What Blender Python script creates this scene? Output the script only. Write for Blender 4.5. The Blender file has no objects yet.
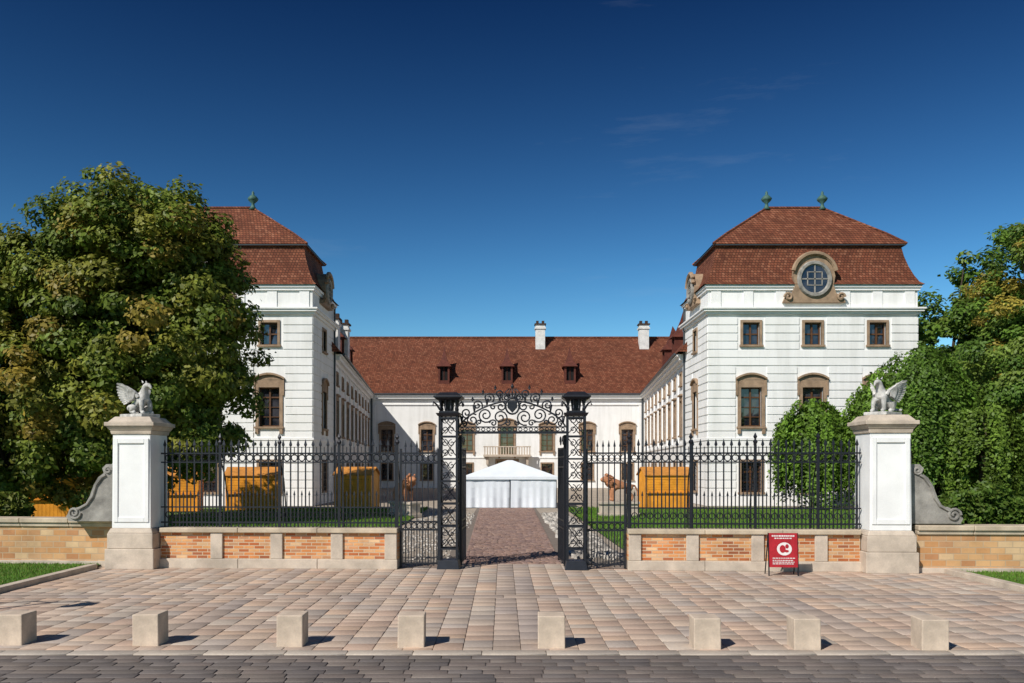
import bpy, math, random
import numpy as np
from mathutils import Vector
rnd = random.Random(7)
R = math.radians
scene = bpy.context.scene

# ------------------------------------------------------------------ materials
MATS = {}
def nodes_of(name):
    m = bpy.data.materials.new(name); m.use_nodes = True
    nt = m.node_tree; b = nt.nodes['Principled BSDF']
    MATS[name] = m
    return m, nt, b
def N(nt, t, **kw):
    n = nt.nodes.new(t)
    for k, v in kw.items(): setattr(n, k, v)
    return n
def noise(nt, vec, scale, detail=4, rough=.6):
    n = N(nt, 'ShaderNodeTexNoise'); n.inputs['Scale'].default_value = scale
    n.inputs['Detail'].default_value = detail; n.inputs['Roughness'].default_value = rough
    if vec is not None: nt.links.new(vec, n.inputs['Vector'])
    return n
def ramp(nt, fac, stops):
    r = N(nt, 'ShaderNodeValToRGB'); e = r.color_ramp.elements
    while len(e) < len(stops): e.new(.5)
    for i, (p, c) in enumerate(stops):
        e[i].position = p; e[i].color = (c[0], c[1], c[2], 1)
    nt.links.new(fac, r.inputs['Fac']); return r
def mixc(nt, a, b, fac, mode='MIX'):
    m = N(nt, 'ShaderNodeMix', data_type='RGBA', blend_type=mode)
    for inp, v in ((m.inputs[0], fac), (m.inputs[6], a), (m.inputs[7], b)):
        if hasattr(v, 'is_linked'): nt.links.new(v, inp)
        elif isinstance(v, (int, float)): inp.default_value = v
        else: inp.default_value = (v[0], v[1], v[2], 1)
    return m.outputs[2]
def bump(nt, b, h, strength=.3, dist=.02):
    n = N(nt, 'ShaderNodeBump'); n.inputs['Strength'].default_value = strength
    n.inputs['Distance'].default_value = dist
    nt.links.new(h, n.inputs['Height']); nt.links.new(n.outputs[0], b.inputs['Normal'])
def simple(name, col, rough=.7, var=.25, scale=3., metal=0, bmp=.2, spec=.3, fine=40):
    m, nt, b = nodes_of(name)
    tc = N(nt, 'ShaderNodeTexCoord'); v = tc.outputs['Object']
    n1 = noise(nt, v, scale); n2 = noise(nt, v, fine)
    c = np.array(col)
    r = ramp(nt, n1.outputs['Fac'], [(.3, c*(1-var)), (.7, np.minimum(c*(1+var*.5), 1))])
    r2 = ramp(nt, n2.outputs['Fac'], [(.3, (1-var*.5,)*3), (.7, (1, 1, 1))])
    nt.links.new(mixc(nt, r.outputs[0], r2.outputs[0], 1., 'MULTIPLY'), b.inputs['Base Color'])
    b.inputs['Roughness'].default_value = rough; b.inputs['Metallic'].default_value = metal
    b.inputs['Specular IOR Level'].default_value = spec
    if bmp: bump(nt, b, n2.outputs['Fac'], bmp, .01)
    return m
def attrmat(name, rough=.8, trans=0, nscale=25, namt=.3, bmp=.3):
    m, nt, b = nodes_of(name)
    a = N(nt, 'ShaderNodeAttribute', attribute_name='col')
    tc = N(nt, 'ShaderNodeTexCoord')
    c = a.outputs['Color']
    if not trans:
        n = noise(nt, tc.outputs['Object'], nscale)
        n3 = noise(nt, tc.outputs['Object'], .7, 5)
        r = ramp(nt, n.outputs['Fac'], [(.3, (1-namt,)*3), (.7, (1,)*3)])
        r3 = ramp(nt, n3.outputs['Fac'], [(.35, (1-namt,)*3), (.6, (1,)*3)])
        c = mixc(nt, c, r.outputs[0], 1., 'MULTIPLY')
        c = mixc(nt, c, r3.outputs[0], 1., 'MULTIPLY')
        if bmp: bump(nt, b, n.outputs['Fac'], bmp, .01)
    nt.links.new(c, b.inputs['Base Color'])
    b.inputs['Roughness'].default_value = rough; b.inputs['Specular IOR Level'].default_value = .25
    if trans:
        t = N(nt, 'ShaderNodeBsdfTranslucent'); nt.links.new(a.outputs['Color'], t.inputs['Color'])
        ms = N(nt, 'ShaderNodeMixShader'); ms.inputs[0].default_value = trans
        out = nt.nodes['Material Output']
        nt.links.new(b.outputs[0], ms.inputs[1]); nt.links.new(t.outputs[0], ms.inputs[2])
        nt.links.new(ms.outputs[0], out.inputs['Surface'])
    return m

m, nt, b = nodes_of('white_plaster')
tc = N(nt, 'ShaderNodeTexCoord'); mp = N(nt, 'ShaderNodeMapping'); mp.inputs['Scale'].default_value = (1.2, 1.2, .12)
nt.links.new(tc.outputs['Object'], mp.inputs[0])
s = noise(nt, mp.outputs[0], 1.5, 6); f = noise(nt, tc.outputs['Object'], .35, 5)
r = ramp(nt, s.outputs['Fac'], [(.33, (.74, .735, .715)), (.55, (.84, .835, .82))])
r2 = ramp(nt, f.outputs['Fac'], [(.35, (.92, .92, .91)), (.6, (1, 1, 1))])
nt.links.new(mixc(nt, r.outputs[0], r2.outputs[0], 1., 'MULTIPLY'), b.inputs['Base Color'])
b.inputs['Roughness'].default_value = .9; b.inputs['Specular IOR Level'].default_value = .1
simple('white_trim', (.82, .815, .80), .85, .08, 2.)
simple('pier_plaster', (.81, .81, .80), .85, .10, 1.3)
simple('window_stone', (.36, .25, .165), .85, .35, 2.5)
simple('limestone', (.56, .47, .38), .85, .28, 2.2)
simple('bollard_stone', (.62, .50, .39), .85, .25, 3.5)
simple('coping_stone', (.56, .46, .34), .85, .35, 1.7)
simple('grey_stone', (.34, .32, .29), .9, .45, 3.)
simple('statue_stone', (.60, .58, .55), .85, .5, 6., bmp=.6)
simple('lion_stone', (.50, .22, .11), .8, .4, 5., bmp=.5)
simple('window_wood', (.12, .055, .025), .5, .3, 6.)
simple('dark_iron', (.016, .018, .026), .45, .3, 8., metal=.3, spec=.5)
simple('copper_green', (.06, .14, .12), .6, .3, 8.)
simple('orange_wood', (.85, .34, .03), .6, .25, 2.2)
simple('stall_roof', (.06, .035, .025), .85, .3, 4.)
simple('stall_roof_wood', (.60, .25, .05), .8, .35, 3.)
simple('dormer_tile', (.12, .034, .022), .8, .35, 3.)
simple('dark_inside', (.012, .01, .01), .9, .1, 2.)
simple('tent_fabric', (.72, .755, .80), .6, .08, 1.2)
simple('poster_red', (.42, .02, .03), .35, .25, 6., bmp=0)
simple('poster_white', (.75, .7, .68), .4, .1, 6., bmp=0)
simple('chimney_plaster', (.74, .73, .70), .9, .25, 2.)
simple('bark', (.07, .05, .035), .95, .4, 5., bmp=.8)
simple('joint_bed', (.22, .18, .15), .95, .3, 5.)
simple('lead_pipe', (.06, .07, .08), .5, .2, 5.)
m, nt, b = nodes_of('window_glass')
tc = N(nt, 'ShaderNodeTexCoord'); n = noise(nt, tc.outputs['Object'], .9, 2)
r = ramp(nt, n.outputs['Fac'], [(.4, (.012, .014, .02)), (.6, (.05, .05, .06))])
nt.links.new(r.outputs[0], b.inputs['Base Color']); b.inputs['Roughness'].default_value = .05
b.inputs['Specular IOR Level'].default_value = .7; b.inputs['IOR'].default_value = 1.65; bump(nt, b, n.outputs['Fac'], .15, .05)

def brickmat(name, cols, mortar, bw, bh, ms=.012, plane='xz', rough=.85, offset=.5, bmp=.6, dist=.01):
    m, nt, b = nodes_of(name)
    tc = N(nt, 'ShaderNodeTexCoord'); sp = N(nt, 'ShaderNodeSeparateXYZ'); nt.links.new(tc.outputs['Object'], sp.inputs[0])
    cb = N(nt, 'ShaderNodeCombineXYZ')
    if plane == 'xz':
        nt.links.new(sp.outputs[0], cb.inputs[0]); nt.links.new(sp.outputs[2], cb.inputs[1])
    elif plane == 'roof':
        ad = N(nt, 'ShaderNodeMath', operation='ADD'); nt.links.new(sp.outputs[0], ad.inputs[0]); nt.links.new(sp.outputs[1], ad.inputs[1])
        nt.links.new(ad.outputs[0], cb.inputs[0]); nt.links.new(sp.outputs[2], cb.inputs[1])
    else:
        nt.links.new(sp.outputs[0], cb.inputs[0]); nt.links.new(sp.outputs[1], cb.inputs[1])
    bt = N(nt, 'ShaderNodeTexBrick'); nt.links.new(cb.outputs[0], bt.inputs['Vector'])
    bt.offset = offset
    bt.inputs['Scale'].default_value = 1; bt.inputs['Brick Width'].default_value = bw
    bt.inputs['Row Height'].default_value = bh; bt.inputs['Mortar Size'].default_value = ms
    bt.inputs['Color1'].default_value = (0, 0, 0, 1); bt.inputs['Color2'].default_value = (1, 1, 1, 1)
    bt.inputs['Mortar'].default_value = (.5, .5, .5, 1); bt.inputs['Mortar Smooth'].default_value = .2
    n = len(cols)
    r = ramp(nt, bt.outputs['Color'], [((i+.5)/n, c) for i, c in enumerate(cols)])
    nz = noise(nt, tc.outputs['Object'], .9, 6, .65); r2 = ramp(nt, nz.outputs['Fac'], [(.33, (.68,)*3), (.65, (1.08,)*3)])
    c = mixc(nt, r.outputs[0], r2.outputs[0], 1., 'MULTIPLY')
    c = mixc(nt, c, mortar, bt.outputs['Fac'])
    nt.links.new(c, b.inputs['Base Color']); b.inputs['Roughness'].default_value = rough
    b.inputs['Specular IOR Level'].default_value = .2
    inv = N(nt, 'ShaderNodeMath', operation='SUBTRACT'); inv.inputs[0].default_value = 1; nt.links.new(bt.outputs['Fac'], inv.inputs[1])
    bump(nt, b, inv.outputs[0], bmp, dist)
brickmat('fence_brick', [(.46, .14, .05), (.66, .26, .09), (.72, .40, .18), (.54, .19, .07), (.76, .50, .28), (.38, .13, .06)], (.54, .41, .28), .26, .08, .010)
brickmat('boundary_brick', [(.54, .28, .12), (.62, .37, .18), (.46, .22, .10), (.64, .44, .25)], (.46, .34, .22), .34, .15, .010)
brickmat('roof_tile', [(.175, .055, .030), (.23, .076, .040), (.14, .045, .026), (.20, .068, .035), (.27, .105, .06)], (.055, .02, .012), .2, .17, .018, 'roof', .85, dist=.03)
brickmat('road_setts', [(.15, .125, .115), (.19, .155, .14), (.125, .11, .105), (.21, .17, .15)], (.07, .06, .055), .5, .22, .01, 'xy')
attrmat('paving_stone', .75, 0, 22, .18, .3)
attrmat('leaf', .5, .3)
attrmat('grass_blade', .7, .3)
attrmat('gravel_stone', .9, 0, 20, .2, .2)
m, nt, b = nodes_of('grass_ground')
tc = N(nt, 'ShaderNodeTexCoord'); n = noise(nt, tc.outputs['Object'], .5, 8, .7); n2 = noise(nt, tc.outputs['Object'], 25, 4)
r = ramp(nt, n.outputs['Fac'], [(.3, (.05, .11, .016)), (.6, (.085, .17, .022)), (.8, (.14, .17, .045))])
nt.links.new(r.outputs[0], b.inputs['Base Color']); b.inputs['Roughness'].default_value = .95; bump(nt, b, n2.outputs['Fac'], .8, .05)
m, nt, b = nodes_of('gravel')
tc = N(nt, 'ShaderNodeTexCoord'); n = noise(nt, tc.outputs['Object'], .6, 8, .7); n2 = noise(nt, tc.outputs['Object'], 18, 4, .8)
r = ramp(nt, n.outputs['Fac'], [(.3, (.32, .26, .2)), (.65, (.46, .39, .31))])
r2 = ramp(nt, n2.outputs['Fac'], [(.35, (.6,)*3), (.6, (1.1,)*3)])
nt.links.new(mixc(nt, r.outputs[0], r2.outputs[0], 1., 'MULTIPLY'), b.inputs['Base Color']); b.inputs['Roughness'].default_value = .95
bump(nt, b, n2.outputs['Fac'], .8, .03)

# ------------------------------------------------------------------ mesh helpers
class MB:
    def __init__(s): s.v = []; s.f = []
    def quad(s, *p):
        i = len(s.v); s.v += [tuple(q) for q in p]; s.f.append(tuple(range(i, i+len(p))))
    def hexa(s, p):
        i = len(s.v); s.v += [tuple(q) for q in p]
        for a in ((3,2,1,0),(4,5,6,7),(0,1,5,4),(1,2,6,5),(2,3,7,6),(3,0,4,7)):
            s.f.append(tuple(i+k for k in a))
    def box(s, x0, x1, y0, y1, z0, z1):
        s.hexa([(x0,y0,z0),(x1,y0,z0),(x1,y1,z0),(x0,y1,z0),(x0,y0,z1),(x1,y0,z1),(x1,y1,z1),(x0,y1,z1)])
    def frus(s, cx, cy, z0, z1, w0, w1, d0=None, d1=None):
        d0 = w0 if d0 is None else d0; d1 = w1 if d1 is None else d1
        a, b_, c, d = w0/2, w1/2, d0/2, d1/2
        s.hexa([(cx-a,cy-c,z0),(cx+a,cy-c,z0),(cx+a,cy+c,z0),(cx-a,cy+c,z0),(cx-b_,cy-d,z1),(cx+b_,cy-d,z1),(cx+b_,cy+d,z1),(cx-b_,cy+d,z1)])
    def tube(s, pts, r, sides=5, r1=None, closed=False):
        pts = [Vector(p) for p in pts]; n = len(pts); i0 = len(s.v)
        for k, p in enumerate(pts):
            if closed: t = pts[(k+1) % n]-pts[k-1]
            else: t = pts[min(k+1, n-1)]-pts[max(k-1, 0)]
            t.normalize()
            ref = Vector((0, 0, 1)) if abs(t.z) < .9 else Vector((0, 1, 0))
            if abs(t.y) < .5: ref = Vector((0, 1, 0))
            u = t.cross(ref).normalized(); w = t.cross(u)
            rr = r if r1 is None else r+(r1-r)*k/(n-1)
            for j in range(sides):
                a = 2*math.pi*j/sides
                s.v.append(tuple(p+u*math.cos(a)*rr+w*math.sin(a)*rr))
        m_ = n if closed else n-1
        for k in range(m_):
            for j in range(sides):
                a = i0+k*sides+j; b_ = i0+k*sides+(j+1) % sides; k2 = (k+1) % n
                c = i0+k2*sides+(j+1) % sides; d = i0+k2*sides+j
                s.f.append((a, b_, c, d))
        if not closed:
            s.f.append(tuple(i0+j for j in range(sides))[::-1]); s.f.append(tuple(i0+(n-1)*sides+j for j in range(sides)))
    def lathe(s, cx, cy, prof, sides=12):
        i0 = len(s.v)
        for r, z in prof:
            for j in range(sides):
                a = 2*math.pi*j/sides; s.v.append((cx+r*math.cos(a), cy+r*math.sin(a), z))
        for k in range(len(prof)-1):
            for j in range(sides):
                s.f.append((i0+k*sides+j, i0+k*sides+(j+1)%sides, i0+(k+1)*sides+(j+1)%sides, i0+(k+1)*sides+j))
        s.f.append(tuple(i0+j for j in range(sides))[::-1]); k = len(prof)-1
        s.f.append(tuple(i0+k*sides+j for j in range(sides)))
    def prism(s, poly, map0, map1):
        a = [map0(*p) for p in poly]; b_ = [map1(*p) for p in poly]
        i = len(s.v); n = len(poly); s.v += [tuple(q) for q in a+b_]
        s.f.append(tuple(range(i, i+n))); s.f.append(tuple(range(i+2*n-1, i+n-1, -1)))
        for k in range(n): s.f.append((i+k, i+n+k, i+n+(k+1)%n, i+(k+1)%n))
    def obj(s, name, mat, parent=None, bevel=0, smooth=False):
        me = bpy.data.meshes.new(name); me.from_pydata(s.v, [], s.f); me.update()
        o = bpy.data.objects.new(name, me); scene.collection.objects.link(o)
        me.materials.append(MATS[mat])
        if parent: o.parent = parent
        import bmesh
        bm = bmesh.new(); bm.from_mesh(me); bmesh.ops.recalc_face_normals(bm, faces=bm.faces); bm.to_mesh(me); bm.free()
        if smooth:
            for p in me.polygons: p.use_smooth = True
        if bevel:
            bv = o.modifiers.new('bevel', 'BEVEL'); bv.width = bevel; bv.segments = 2; bv.limit_method = 'ANGLE'
        return o
class Group:
    def __init__(s, name, loc=(0, 0, 0), rz=0):
        s.e = bpy.data.objects.new(name, None); scene.collection.objects.link(s.e)
        s.e.location = loc; s.e.rotation_euler = (0, 0, rz); s.p = {}
    def m(s, part, mat, bevel=0, smooth=False):
        k = (part, mat)
        if k not in s.p: s.p[k] = (MB(), bevel, smooth)
        return s.p[k][0]
    def done(s):
        for (part, mat), (mb, bv, sm) in s.p.items():
            if mb.f: mb.obj(part, mat, s.e, bv, sm)
        return s.e

def np_mesh(name, V, F4, cols, mat, parent=None):
    me = bpy.data.meshes.new(name); nv = len(V); nf = len(F4); k = F4.shape[1]
    me.vertices.add(nv); me.vertices.foreach_set('co', V.astype(np.float32).ravel())
    me.loops.add(nf*k); me.loops.foreach_set('vertex_index', F4.astype(np.int32).ravel())
    me.polygons.add(nf); me.polygons.foreach_set('loop_start', np.arange(0, nf*k, k, dtype=np.int32))
    me.polygons.foreach_set('loop_total', np.full(nf, k, dtype=np.int32))
    me.update(calc_edges=True)
    at = me.color_attributes.new('col', 'FLOAT_COLOR', 'POINT')
    c4 = np.ones((nv, 4), np.float32); c4[:, :3] = cols; at.data.foreach_set('color', c4.ravel())
    me.materials.append(MATS[mat])
    o = bpy.data.objects.new(name, me); scene.collection.objects.link(o)
    if parent: o.parent = parent
    return o

# ------------------------------------------------------------------ ground
def sheet(name, x0, x1, y0, y1, z, mat):
    b_ = MB(); b_.quad((x0,y0,z),(x1,y0,z),(x1,y1,z),(x0,y1,z)); return b_.obj(name, mat)
sheet('ground', -1500, 1500, -1500, 1500, -.06, 'grass_ground')
sheet('road', -60, 60, -6, 11.38, -.012, 'road_setts')
sheet('gravel_forecourt', -26, 26, 21.3, 95, -.02, 'gravel')

def slabs(name, quadfn, x0, x1, y0, y1, rh, wr, gap, ztop, thick, pal, seed, jit=(.9, 1.08)):
    r = np.random.default_rng(seed); V = []; F = []; C = []
    y = y0
    while y < y1-.02:
        h = rh if not isinstance(rh, tuple) else r.uniform(*rh)
        h = min(h, y1-y)
        x = x0-r.uniform(0, wr[0])
        while x < x1:
            w = r.uniform(*wr)
            xa, xb = max(x, x0)+gap/2, min(x+w, x1)-gap/2; ya, yb = y+gap/2, y+h-gap/2
            x += w
            if xb-xa < .03: continue
            zt = ztop+r.uniform(-.0035, .0035); be = min(.008, (xb-xa)*.2)
            i = len(V)
            P = [(xa,ya),(xb,ya),(xb,yb),(xa,yb)]
            Q = [(xa+be,ya+be),(xb-be,ya+be),(xb-be,yb-be),(xa+be,yb-be)]
            V += [quadfn(a, b2, ztop-thick) for a, b2 in P]+[quadfn(a, b2, zt-.006) for a, b2 in P]+[quadfn(a, b2, zt) for a, b2 in Q]
            for k in range(4):
                k2 = (k+1) % 4; F.append((i+k,i+k2,i+4+k2,i+4+k)); F.append((i+4+k,i+4+k2,i+8+k2,i+8+k))
            F.append((i+8,i+9,i+10,i+11))
            c = np.array(pal[r.integers(len(pal))])*r.uniform(*jit); C += [c]*12
        y += h
    return np_mesh(name, np.array(V), np.array(F), np.array(C), 'paving_stone')
idf = lambda x, y, z: (x, y, z)
swp = lambda x, y, z: (y, x, z)
PAL = [(.54,.41,.32),(.56,.43,.33),(.49,.39,.32),(.52,.385,.30),(.54,.45,.37),(.46,.385,.33),(.58,.42,.31),(.52,.42,.34),(.54,.42,.33),(.51,.37,.285)]
BP = [(.44,.35,.29),(.47,.37,.30),(.42,.345,.30)]
sheet('paving_joint_bed', -10.0, 10.45, 11.38, 22.0, -.008, 'joint_bed')
xb = [-9.95, -5.1, -4.72, -.14, .64, 5.2, 5.58, 10.35]
yb = [11.68, 16.3, 16.66, 21.9]
for i in range(0, 8, 2):
    for j in (0, 2):
        slabs('plaza_paving', swp, yb[j], yb[j+1], xb[i], xb[i+1], (xb[i+1]-xb[i])/round((xb[i+1]-xb[i])/.42), (.26, .55), .009, .004, .03, PAL, 30+i*3+j)
slabs('plaza_paving_cross_band', idf, -9.95, 10.35, 16.3, 16.66, .36, (.5, .7), .009, .004, .03, BP, 4)
for (a, b_) in ((-5.1, -4.72), (5.2, 5.58)):
    for (c, d) in ((11.68, 16.3), (16.66, 21.9)): slabs('plaza_paving_band', swp, c, d, a, b_, .38, (.5, .7), .009, .004, .03, BP, 6)
for (c, d) in ((11.68, 16.3), (16.66, 21.9)): slabs('plaza_paving_centre_band', swp, c, d, -.14, .64, .39, (.3, .6), .009, .004, .03, BP, 5)
slabs('road_edge_strip', idf, -14, 15, 11.42, 11.66, .24, (.8, 1.1), .01, .012, .03, [(.46,.40,.34),(.50,.43,.36)], 8)
slabs('road_setts_paving', idf, -14, 15, 6.0, 11.38, .2, (.3, .6), .014, .0, .02, [(.17,.145,.13),(.195,.16,.142),(.15,.13,.122),(.21,.175,.153),(.18,.155,.143)], 9)
def pathmap(x, y, z):
    t = (y-21.9)/28.; return (.24+(x)*(1.28+.32*t) - .03*t, y, z)
slabs('cobbled_path', pathmap, -1, 1, 21.9, 60, .17, (.10, .2), .018, .006, .03, [(.28,.18,.145),(.33,.21,.165),(.24,.16,.14),(.37,.25,.2),(.31,.21,.18)], 12)
sheet('path_edge_bed', -1.55, 1.95, 21.92, 60, -.014, 'joint_bed')

kb = MB(); kb.box(-10.18, -9.97, 6.0, 20.9, -.06, .12); kb.obj('kerb', 'limestone', bevel=.015)
kb = MB(); kb.box(10.38, 10.6, 6.0, 20.0, -.06, .12); kb.obj('kerb', 'limestone', bevel=.015)

def grass(name, regions, dens, h, seed, zb=0.):
    r = np.random.default_rng(seed); P = []
    for (x0, x1, y0, y1) in regions:
        n = int((x1-x0)*(y1-y0)*dens); P.append(np.stack([r.uniform(x0, x1, n), r.uniform(y0, y1, n), np.full(n, zb)], 1))
    P = np.concatenate(P); n = len(P)
    a = r.uniform(0, 2*np.pi, n); w = h*.16; hh = h*r.uniform(.5, 1.2, n)
    d = np.stack([np.cos(a), np.sin(a), np.zeros(n)], 1)*w
    tip = P+np.stack([r.normal(0, h*.3, n), r.normal(0, h*.3, n), hh], 1)
    V = np.stack([P-d, P+d, tip], 1).reshape(-1, 3); F = np.arange(3*n).reshape(-1, 3)
    g = r.uniform(.6, 1.3, n)[:, None]; c = np.array([.13, .26, .03])*g; c[r.random(n) < .1] = (.24, .23, .07)
    return np_mesh(name, V, F, np.repeat(c, 3, 0), 'grass_blade')
sheet('lawn', -40, -10.19, 6, 22.6, .03, 'grass_ground'); sheet('lawn', 10.61, 40, 6, 20.6, .03, 'grass_ground')
grass('grass', [(-16, -10.2, 12, 22.4), (10.62, 16.5, 12, 20.3)], 600, .06, 1, .03)
sheet('lawn', -25, -4.3, 23.5, 50, .03, 'grass_ground'); sheet('lawn', 3.6, 25, 23.5, 50, .03, 'grass_ground')
grass('grass', [(-16, -4.3, 23.5, 50), (3.6, 20, 23.5, 50)], 110, .12, 2, .03)
def stones(name, regions, n, smin, smax, seed):
    r = np.random.default_rng(seed); V = []; F = []; C = []
    base = np.array([(-1,-1,-1),(1,-1,-1),(1,1,-1),(-1,1,-1),(-.7,-.7,1),(.7,-.7,1),(.7,.7,1),(-.7,.7,1)], float)
    for (x0, x1, y0, y1) in regions:
        for k in range(n):
            s_ = r.uniform(smin, smax); a = r.uniform(0, 6.28); ca, sa = math.cos(a), math.sin(a)
            p = base*np.array([s_, s_*r.uniform(.6, 1), s_*.5])+r.normal(0, s_*.18, (8, 3))
            p = np.stack([p[:,0]*ca-p[:,1]*sa, p[:,0]*sa+p[:,1]*ca, p[:,2]], 1)
            p += np.array([r.uniform(x0, x1), r.uniform(y0, y1), s_*.2]); i = len(V); V += list(p)
            for f in ((4,5,6,7),(0,1,5,4),(1,2,6,5),(2,3,7,6),(3,0,4,7)): F.append([i+q for q in f])
            C += [np.array([.50,.46,.41])*r.uniform(.5, 1.3)]*8
    return np_mesh(name, np.array(V), np.array(F), np.array(C), 'gravel_stone')
stones('rubble_stones', [(1.95, 3.3, 23, 45)], 900, .03, .11, 4)
stones('gravel_stones', [(-4.0, -1.4, 22.5, 45)], 900, .02, .05, 5)

# ------------------------------------------------------------------ palace
AX = .45
pal = Group('palace')
def facade(g, O, u, width, z0, z1, wins, rust=None, part='walls'):
    ux, uy = u; nx, ny = uy, -ux
    P = lambda a, d, z: (O[0]+ux*a+nx*d, O[1]+uy*a+ny*d, z)
    def lb(mb, a0, a1, d0, d1, za, zb):
        mb.hexa([P(a0,d1,za),P(a1,d1,za),P(a1,d0,za),P(a0,d0,za),P(a0,d1,zb),P(a1,d1,zb),P(a1,d0,zb),P(a0,d0,zb)])
    W = g.m(part, 'white_plaster'); T = g.m('window_surrounds', 'window_stone'); G = g.m('window_panes', 'window_glass')
    F = g.m('window_frames', 'window_wood')
    us = sorted({0, width}|{w[0]-w[2]/2 for w in wins}|{w[0]+w[2]/2 for w in wins})
    zs = sorted({z0, z1}|{w[1] for w in wins}|{w[1]+w[3] for w in wins})
    for i in range(len(us)-1):
        for j in range(len(zs)-1):
            a, z = (us[i]+us[i+1])/2, (zs[j]+zs[j+1])/2
            if any(abs(a-w[0]) < w[2]/2 and w[1] < z < w[1]+w[3] for w in wins): continue
            W.quad(P(us[i],0,zs[j]),P(us[i+1],0,zs[j]),P(us[i+1],0,zs[j+1]),P(us[i],0,zs[j+1]))
    for (c, zb, w, h, st) in wins:
        a0, a1, zt = c-w/2, c+w/2, zb+h; D = -.3
        W.quad(P(a0,0,zb),P(a0,D,zb),P(a0,D,zt),P(a0,0,zt)); W.quad(P(a1,0,zb),P(a1,D,zb),P(a1,D,zt),P(a1,0,zt))
        W.quad(P(a0,0,zt),P(a1,0,zt),P(a1,D,zt),P(a0,D,zt)); W.quad(P(a0,0,zb),P(a1,0,zb),P(a1,D,zb),P(a0,D,zb))
        # each casement tilts a touch differently so the reflections vary
        tl = rnd.uniform(-.012, .012)
        G.quad(P(a0,D+.03+tl,zb),P(c,D+.03,zb),P(c,D+.03-tl*.5,zt),P(a0,D+.03+tl,zt))
        G.quad(P(c,D+.03,zb),P(a1,D+.03-tl,zb),P(a1,D+.03+tl,zt),P(c,D+.03-tl*.5,zt))
        fr = .08
        lb(F, a0, a0+fr, D+.035, -.18, zb, zt); lb(F, a1-fr, a1, D+.035, -.18, zb, zt)
        lb(F, a0+fr, a1-fr, D+.035, -.18, zt-fr, zt); lb(F, a0+fr, a1-fr, D+.035, -.18, zb, zb+fr)
        lb(F, c-.05, c+.05, D+.045, -.17, zb+fr, zt-fr)
        nb = max(1, int(h/.75))
        for k in range(1, nb+1):
            zz = zb+h*k/(nb+1); t = .045 if k == nb else .025
            lb(F, a0+fr, c-.05, D+.045, -.2, zz-t, zz+t); lb(F, c+.05, a1-fr, D+.045, -.2, zz-t, zz+t)
        sw = .2 if st in ('noble', 'door') else .15
        lb(T, a0-sw, a0, -.1, .08, zb, zt); lb(T, a1, a1+sw, -.1, .08, zb, zt); lb(T, a0-sw, a1+sw, -.1, .08, zt, zt+sw)
        lb(T, a0-sw-.06, a1+sw+.06, -.1, .16, zb-.12, zb)
        if st == 'noble':
            lb(T, a0-sw, a1+sw, .0, .06, zt+sw+.002, zt+sw+.25)
            n = 9; rw = (a1-a0)/2+sw+.12; bz = zt+sw+.27
            for k in range(n):
                t0, t1 = -1+2*k/n, -1+2*(k+1)/n
                zf = lambda t: bz+.32*math.cos(t*math.pi/2)**.8 if abs(t) < 1 else bz
                z_0, z_1 = zf(t0), zf(t1)
                T.hexa([P(c+rw*t0,.2,z_0),P(c+rw*t1,.2,z_1),P(c+rw*t1,0,z_1),P(c+rw*t0,0,z_0),P(c+rw*t0,.2,z_0+.12),P(c+rw*t1,.2,z_1+.12),P(c+rw*t1,0,z_1+.12),P(c+rw*t0,0,z_0+.12)])
                T.hexa([P(c+rw*t0,.05,bz),P(c+rw*t1,.05,bz),P(c+rw*t1,0,bz),P(c+rw*t0,0,bz),P(c+rw*t0,.05,z_0+.01),P(c+rw*t1,.05,z_1+.01),P(c+rw*t1,0,z_1+.01),P(c+rw*t0,0,z_0+.01)])
            for q in (a0-sw-.1, a1+sw): lb(T, q, q+.1, 0, .12, zt-.5, zt+sw+.26)
            lb(T, a0-sw, a0-.02, 0, .14, zb-.45, zb-.122); lb(T, a1+.02, a1+sw, 0, .14, zb-.45, zb-.122)
        elif st == 'hood':
            lb(T, a0-sw-.1, a1+sw+.1, 0, .2, zt+sw+.18, zt+sw+.3); lb(T, a0-sw, a1+sw, 0, .07, zt+sw+.002, zt+sw+.18)
        elif st == 'grille':
            I = g.m('window_grilles', 'dark_iron')
            for k in range(5): lb(I, a0+w*(k+.5)/5-.015, a0+w*(k+.5)/5+.015, .02, .05, zb, zt)
            for k in range(4): lb(I, a0, a1, .03, .045, zb+h*(k+.5)/4-.015, zb+h*(k+.5)/4+.015)
    if rust:
        ra, rb, rh, gap = rust; z = ra; Q = g.m('rustication', 'white_plaster')
        while z+rh <= rb+.01:
            segs = [(.0, width)]
            for (c, zb, w, h, st) in wins:
                mt = .95 if st == 'noble' else .2; mb_ = .5 if st == 'noble' else .15
                if zb-mb_ < z+rh and zb+h+mt > z:
                    lo, hi = c-w/2-.34, c+w/2+.34; ns = []
                    for s0, s1 in segs:
                        if hi <= s0 or lo >= s1: ns.append((s0, s1)); continue
                        if lo > s0: ns.append((s0, lo))
                        if hi < s1: ns.append((hi, s1))
                    segs = ns
            for s0, s1 in segs: lb(Q, s0, s1, 0, .055, z, z+rh-gap)
            z += rh
    return lb, P

def band(g, x0, x1, y0, y1, z0, z1, out, mat='white_trim', part='cornices'):
    g.m(part, mat).box(x0-out, x1+out, y0-out, y1+out, z0, z1)

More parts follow.
